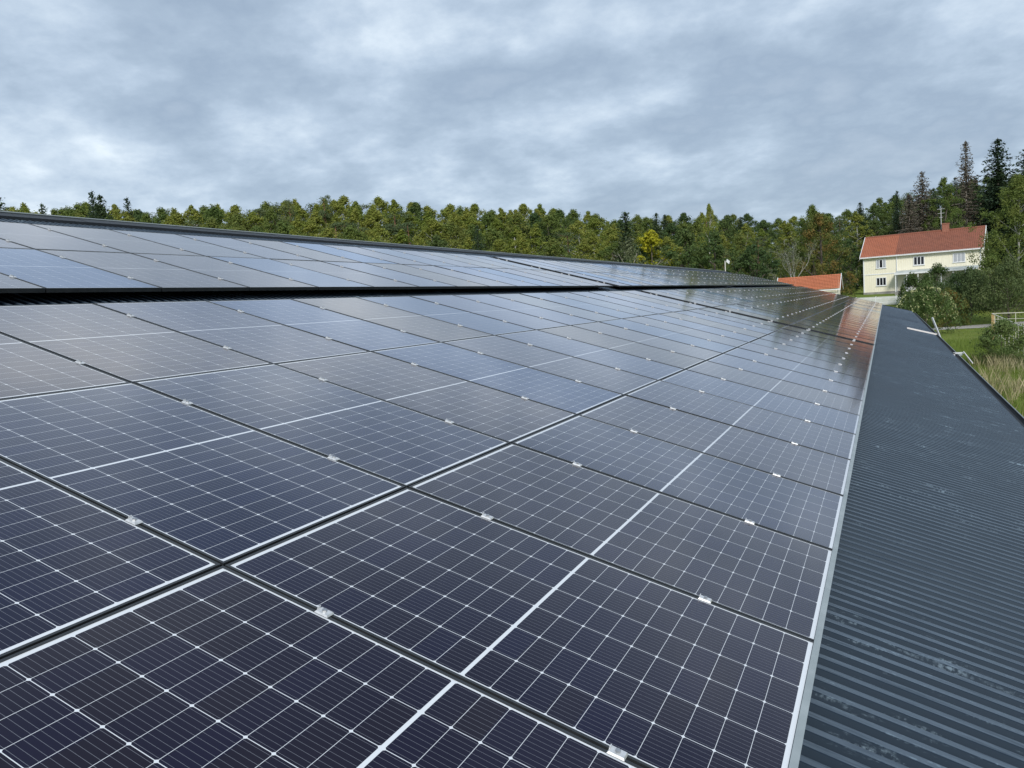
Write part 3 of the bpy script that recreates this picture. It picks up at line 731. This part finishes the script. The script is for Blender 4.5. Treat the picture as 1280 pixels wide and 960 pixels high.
for i in range(3): proto('spruce%d' % i, 'spruce_tree', (lambda i=i: spruce(300 + i, 19, 7.4 + .9 * i, M['needle'], M['bark'])), 19)
for i in range(3): proto('pine%d' % i, 'pine_tree', (lambda i=i: pine(400 + i, 18, 7 + .8 * i, M['pineneedle'], M['pinebark'])), 18)
def plant(key, x, ytop, dep, label, group=None, wide=1.0, name=None, cat=None, ground_y=None):
    wide *= 1.0
    nm, mk, H0, ct, made = PROTO[key]; top = at(x, ytop, dep); g = terrain(top[0], top[1]) - .1
    if made is None:
        ms = mk(); t, ks = tree_thing(nm, ms, label, ct, H0); PROTO[key][4] = (t, ks)
    else:
        t = copy_thing(made[0], made[1])
    t.name = name or nm
    s = max(.3, (top[2] - g) / H0); t.location = (top[0], top[1], g); w = (s * .5 + .5) * wide if s > 1 else s * wide
    t.scale = (w, w, s); t.rotation_euler = (0, 0, random.Random(int(x * 7 + dep)).random() * 6.28)
    if '_h' in t: del t['_h']
    tag(t, label, cat or ct, group); return t

PROF = [(-60, 255), (0, 254), (30, 256), (60, 262), (100, 256), (150, 255), (190, 262), (250, 258), (300, 256), (340, 252), (380, 252), (440, 248), (500, 251), (560, 255), (600, 258), (640, 259), (680, 253), (720, 262), (760, 268), (820, 268), (860, 268), (885, 264), (930, 270), (970, 272), (1000, 266), (1050, 264), (1085, 248), (1120, 246), (1160, 232), (1200, 222), (1240, 214), (1290, 212), (1360, 205)]
def prof(x): return float(np.interp(x, [p[0] for p in PROF], [p[1] for p in PROF]))
rt = random.Random(5)
LAB = {'birch': ('birch with pale yellow-green leaves in the forest edge beyond the roof ridge', 'birches in the forest'),
       'broad': ('bushy mid-green leafy tree in the forest beyond the roof ridge', 'leafy trees in the forest'),
       'dark': ('dark green leafy tree low in the forest edge beyond the roof', 'dark leafy trees in the forest'),
       'spruce': ('dark pointed spruce rising among the forest trees beyond the roof', 'spruces in the forest'),
       'pine': ('grey-green pine with a rounded top in the forest beyond the roof', 'pines in the forest')}
def pick(x, row):
    if x > 1060: w = [('spruce', 3), ('pine', 2.5), ('broad', 2.5), ('dark', 2), ('birch', .6)]
    elif x > 800: w = [('spruce', .6), ('pine', 1), ('broad', 3), ('dark', 2.2), ('birch', 1.8)]
    else: w = [('spruce', .12), ('pine', 1.3), ('broad', 2.8), ('dark', .2), ('birch', 5.0)]
    s = sum(b for a, b in w); q = rt.random() * s
    for a, b in w:
        q -= b
        if q <= 0: return a
    return 'birch'
NV = {'birch': 4, 'broad': 4, 'dark': 2, 'spruce': 3, 'pine': 3}
for row, (dep, off, stepx) in enumerate(((178, 0, 19), (156, 3, 23), (136, 11, 27), (118, 24, 31), (100, 38, 36))):
    x = -70 + row * 9
    while x < 1370:
        right = x > 900
        d = dep + rt.uniform(-5, 5)
        if row == 4 and 930 < x: x += stepx; continue
        if row == 3 and 960 < x: x += stepx; continue
        if 1040 < x < 1250 and row == 2: d = 142
        k = pick(x, row); yt = prof(x) + off * (1 if x < 1080 else 1.5) + abs(rt.gauss(0, 6)) - 2
        if k == 'spruce' and row < 3: yt -= 2
        if k == 'broad' and row == 0: yt += 3
        plant('%s%d' % (k, rt.randrange(NV[k])), x, yt, d, LAB[k][0], LAB[k][1], wide={'birch': 1.6, 'broad': 1.3, 'dark': 1.25, 'spruce': 1.0, 'pine': 1.25}[k])
        x += stepx * rt.uniform(.7, 1.3)
# trees that stand out one by one
plant('spruce0', 124, 242, 118, 'dense dark spruce left of the skyline above the roof ridge', wide=1.15)
plant('spruce1', 114, 237, 124, 'thin spruce with a spindly tip just left of the dense dark spruce', wide=.7)
plant('spruce2', -3, 244, 112, 'dark spruce cut by the left edge of the photo', wide=1.1)
plant('spruce1', 158, 245, 140, 'small pointed spruce right of the dense dark spruce on the skyline', wide=.7)
plant('spruce2', 52, 253, 130, 'small dark spruce tip peeping over the ridge at far left', wide=.8)
plant('pine0', 403, 241, 150, 'round-topped pine standing clear above the treeline', wide=.75)
plant('pine1', 360, 247, 150, 'small dark pine crown left of the round-topped pine', wide=.6)
plant('spruce1', 781, 263, 104, 'broad dark spruce behind the ridge left of the yellow tree', wide=1.15)
plant('spruce0', 820, 265, 120, 'dark spruce right of the yellow tree, its tip level with the forest', wide=.95)
plant('spruce2', 596, 280, 99, 'dark spruce low in the forest edge behind the middle of the ridge', wide=.75)
plant('birch2', 886, 257, 112, 'thin tall birch with loose silvery top right of the dark spruce', wide=.62)
plant('broad1', 1015, 258, 128, 'rounded green tree top above the orange-tinged maple', wide=.9)
plant('spruce0', 1247, 172, 132, 'tall dark spruce above the right end of the farmhouse', wide=1.5)
plant('spruce1', 1121, 237, 140, 'narrow dark spruce tip left of the withered spruce behind the farmhouse', wide=.6)
plant('spruce2', 1283, 183, 128, 'tall dark spruce at the right edge of the photo', wide=1.4)
plant('broad3', 1180, 224, 130, 'olive green leafy tree behind the farmhouse chimney', wide=.9)
def special(name, meshes, H0, x, ytop, dep, label, cat, wide=1.0, s_override=None):
    t, ks = tree_thing(name, meshes, label, cat, H0); del t['_h']
    top = at(x, ytop, dep); g = terrain(top[0], top[1]) - .1; s = (top[2] - g) / H0
    t.location = (top[0], top[1], g); t.scale = (s * wide, s * wide, s); return t
special('spruce_tree', spruce(501, 22, 6.6, M['deadneedle'], M['deadwood'], 1.05, .34, True, .2), 22, 1207, 175, 134, 'tall withered grey-brown spruce beside the tall dark one', 'tree')
special('spruce_tree', spruce(502, 18, 8.6, M['deadneedle'], M['deadwood'], 1.05, .34, True, .12), 18, 1152, 214, 132, 'half withered brown spruce behind the middle of the farmhouse roof', 'tree')
special('spruce_tree', spruce(503, 16, 7.2, M['deadneedle'], M['deadwood'], 1.05, .34, True, .1), 16, 1136, 243, 128, 'shorter brownish spruce left of the half withered one', 'tree')
special('maple_tree', broad(510, 13, 10, M['autumnleaf'], M['bark'], 130, 75, .24, .06, .75, .105), 13, 1024, 268, 100, 'rounded maple with an orange-brown tinge behind the orange roofed garage', 'tree', .95)
special('rowan_tree', broad(511, 9, 4.6, M['yellowleaf'], M['bark'], 46, 70, .22, .45, .8, .15), 9, 813, 291, 95, 'small bright yellow tree between the dark spruces behind the roof', 'tree')
special('bare_birch', bare(512, 13, 5, M['birchbark'], M['willow'], 3, .8), 13, 983, 272, 93, 'nearly bare birch with pale trunk and spreading twigs left of the maple', 'tree', .9)
special('bare_birch', bare(513, 14, 4, M['birchbark'], M['birchleaf'], 7, .55), 14, 478, 262, 92, 'thin bare-stemmed birch sticking out of the forest edge left of centre', 'tree', .8)
special('willow_tree', broad(514, 8, 8, M['willow'], M['deadwood'], 60, 42, .2, .25, .8, .12), 8, 783, 304, 82, 'low grey-green twiggy willow just behind the ridge', 'tree')
special('broadleaf_tree', broad(515, 12, 9, M['darkleaf'], M['bark'], 120, 80, .24, .04, .75, .11), 12, 855, 289, 90, 'dense dark green round tree behind the ridge right of the yellow tree', 'tree')
special('broadleaf_tree', broad(516, 12, 8, M['darkleaf'], M['bark'], 120, 80, .24, .04, .75, .11), 12, 893, 291, 88, 'dark green round tree just left of the small white sign in the wood', 'tree')
special('broadleaf_tree', broad(517, 11, 9, M['darkleaf'], M['bark'], 120, 80, .24, .04, .75, .11), 11, 942, 306, 88, 'dark green low tree left of the pale bare birch', 'tree')
special('broadleaf_tree', broad(518, 12, 8, M['darkleaf'], M['bark'], 120, 80, .24, .02, .75, .11), 12, 1062, 300, 118, 'dark leafy tree filling the space between garage and farmhouse', 'tree')
special('broadleaf_tree', broad(519, 13, 8, M['darkleaf'], M['bark'], 120, 80, .24, .02, .75, .11), 13, 1048, 296, 121, 'dark leafy tree just right of the maple behind the garage', 'tree')
special('birch_tree', broad(520, 17, 12, M['broadleaf'], M['birchbark'], 300, 95, .22, .03, .75, .085, .3, .008), 17, 1272, 222, 92, 'large green birch hanging in at the right edge beside the farmhouse', 'tree', 1.0)

# ------------------------------------------------------------------ shrubs and garden trees on the right
def bush(name, seed, x, ytop, dep, H, W, leaf, label, n=55, per=90, size=.13, flower=0, cat='shrub', base=.02):
    tr, lf = broad(seed, H, W, leaf, M['bark'], n, per, size, base, .8, .15)
    top = at(x, ytop, dep); g = terrain(top[0], top[1]); s = (top[2] - g) / H
    t = tag(empty(name, (top[0], top[1], g - .05)), label, cat); t.scale = (1, 1, max(.4, s))
    link('stem', tr, t); link('foliage', lf, t)
    if flower:
        rg = np.random.default_rng(seed + 1); lb = LB()
        for i in range(flower):
            d = rg.normal(size=3); d[2] = abs(d[2]); d /= np.linalg.norm(d)
            lb.cloud((d[0] * W * .47, d[1] * W * .47, H * (.32 + .64 * d[2])), .10, 4, .11, rg, rg.random())
        link('blossom', lb.mesh('blossom', M['flower']), t)
    return t
bush('flowering_shrub', 601, 1157, 355, 72, 3.2, 5.6, M['shrubleaf'], 'round shrub with creamy blossom at the far end of the barn roof', 80, 120, .13, 230)
bush('lilac_bush', 602, 1172, 333, 96, 3.6, 6.5, M['darkleaf'], 'dark bush in front of the farmhouse veranda', 60, 110, .17)
bush('lilac_bush', 603, 1140, 344, 97, 2.6, 4.0, M['darkleaf'], 'lower dark bush at the left end of the veranda', 50, 90, .16)
bush('lilac_bush', 604, 1198, 343, 92, 3.6, 6, M['darkleaf'], 'dark bush right of the veranda steps', 60, 100, .17)
bush('apple_tree', 605, 1212, 338, 84, 3.8, 6.4, M['appleleaf'], 'apple tree with dull green leaves in front of the veranda right end', 75, 100, .15, cat='tree', base=.22)
bush('apple_tree', 606, 1262, 328, 80, 4.2, 7.4, M['appleleaf'], 'broad apple tree at the right edge above the lawn', 80, 110, .15, cat='tree', base=.24)
bush('apple_tree', 607, 1240, 322, 90, 4.6, 7, M['broadleaf'], 'taller leafy tree behind the two apple trees', 75, 110, .17, cat='tree', base=.15)
bush('lilac_bush', 608, 1184, 360, 83, 2.4, 3.6, M['autumnleaf'], 'reddish brown shrub right of the flowering shrub', 45, 90, .14)
bush('lilac_bush', 609, 1290, 335, 88, 4.5, 7, M['darkleaf'], 'dark bush cut by the right edge behind the apple tree', 60, 100, .17)
bush('lilac_bush', 612, 1250, 352, 92, 2.6, 9, M['darkleaf'], 'dark hedge-like bush along the back of the lawn', 70, 100, .16)
bush('lilac_bush', 613, 1212, 356, 92, 2.6, 8, M['darkleaf'], 'dark low bush behind the lawn left of the hedge', 70, 100, .16)
bush('young_willow', 610, 1254, 402, 43, 2.3, 3.7, M['shrubleaf'], 'young grey-green bush among tall dry grass in front of the metal pen', 85, 150, .085)

# ------------------------------------------------------------------ metal pen
def seg(mb, a, b, r=.02): mb.tube([a, b], r, 6)
pen0 = at(1240, 392, 62); pen1 = at(1300, 389, 60); pen2 = at(1296, 428, 38)
gx, gy = pen0[0], pen0[1]; gz = terrain(gx, gy)
pen = tag(empty('metal_pen', (gx, gy, gz)), 'pale faded metal cattle pen of horizontal rails with rusty corner, right edge', 'pen')
for nm_, q, mt in (('rail_panel', pen1, M['gatepaint']), ('rail_panel', pen2, M['gatepaint'])):
    L = Vector((q[0] - gx, q[1] - gy, 0)); h0 = pen0[2] - gz; h0 = max(1.3, min(h0, 2.4))
    mb = MB(); n = 4
    for i in range(n):
        z = h0 * (1 - i * .22); z2 = terrain(q[0], q[1]) - gz
        seg(mb, (0, 0, z), (L.x, L.y, z2 + z), .032 if i == 0 else .018)
    mb.obj(nm_, mt, pen)
    np_ = max(2, int(L.length / 2.6))
    for k in range(1, np_ + 1):
        q_ = k / np_; mp_ = MB(); zt = (terrain(q[0], q[1]) - gz) * q_; seg(mp_, (L.x * q_, L.y * q_, zt - .3), (L.x * q_, L.y * q_, zt + h0 + .02), .022); mp_.obj('post', mt, pen)
mp_ = MB(); seg(mp_, (0, 0, -.3), (0, 0, h0 + .03), .05)
dd = Vector((pen2[0] - gx, pen2[1] - gy, 0)).normalized()
for k in range(1, 5): seg(mp_, (dd.x * k * .55, dd.y * k * .55, .1), (dd.x * k * .55, dd.y * k * .55, h0), .03)
mp_.obj('corner_post', M['gaterust'], pen)

# white sign in the wood
sp = at(910, 327, 84); sg_ = tag(empty('white_board', (sp[0], sp[1], terrain(sp[0], sp[1])), R_(64)), 'small white board on a pale post in the wood behind the roof ridge', 'sign')
hh = sp[2] - terrain(sp[0], sp[1])
mb = MB(); mb.box((0, 0, hh), (.04, .5, .34), 0, Matrix.Rotation(R_(25), 3, 'X')); mb.obj('board', M['white'], sg_)
mb = MB(); mb.tube([(0.05, .45, -.2), (0.05, .45, hh + .1)], .045, 6); mb.obj('post', M['paleplank'], sg_)

# ------------------------------------------------------------------ grass
def grass(name, pts_fn, n, h, w, mt, seed, lean=.35, clump=1):
    rg = np.random.default_rng(seed); V = []; T = []
    i = 0
    while i < n:
        x, y = pts_fn(rg); z = terrain(x, y); tint = rg.random()
        k = 1 if clump == 1 else rg.integers(clump // 2, clump)
        for _ in range(k):
            px, py = x + rg.normal() * .12 * (clump > 1), y + rg.normal() * .12 * (clump > 1)
            a = rg.random() * 6.283; L = h * (.5 + .8 * rg.random()); ln = lean * rg.random() * L; b = rg.random() * 6.283
            d = np.array([math.cos(a), math.sin(a), 0]) * w / 2; o = np.array([math.cos(b) * ln, math.sin(b) * ln, L]); p = np.array([px, py, z - .02])
            V += [p - d, p + d, p + o * [.55, .55, .62] + d * .6, p + o + d * .05]; T += [tint * .7 + .3 * rg.random()] * 4; i += 1
    P = np.array(V, dtype=np.float32); lb = LB(); lb.P = [P]; lb.T = [np.array(T)]
    return tag(link(name, lb.mesh(name, mt)), kind='stuff')
M['drygrass'] = leaf_mat('dry_grass', [(.1, (.30, .27, .13)), (.4, (.46, .41, .24)), (.7, (.60, .54, .36)), (1, (.30, .33, .11))], .3)
M['greengrass'] = leaf_mat('green_grass', [(.1, (.115, .18, .030)), (.5, (.175, .24, .045)), (.85, (.22, .24, .06)), (1, (.33, .30, .12))], .35)
def rect(xa, xb, ya, yb): return lambda rg: (xa + (xb - xa) * rg.random(), ya + (yb - ya) * rg.random())
def dryband(rg):
    x = 24 + 34 * rg.random() ** 1.1
    return x, -4.3 - .02 * (x - 24) - abs(rg.normal()) * 1.7 - 1.1 * rg.random()
def drypatch(rg):
    while True:
        x = 20 + 30 * rg.random(); y = -3.2 - 8 * rg.random()
        if x > 46 and y > -4.6: continue
        if math.sin(x * .55 + 1) + math.sin(y * 1.3 + x * .2) + rg.normal() * .5 > .5: return x, y
a = grass('dry_grass', drypatch, 4300, .72, .022, M['drygrass'], 21, .55, 14); tag(a, 'tall straw-coloured dry grass beside the barn', 'grass')
a = grass('meadow_grass', rect(16, 70, -15, -2.6), 42000, .34, .03, M['greengrass'], 22, .6, 8); tag(a, 'rough green meadow grass beside the barn', 'grass')
a = grass('lawn_grass', rect(68, 112, -24, 2), 26000, .12, .05, M['greengrass'], 23, .5, 6); tag(a, 'short green lawn on both sides of the gravel road', 'grass')
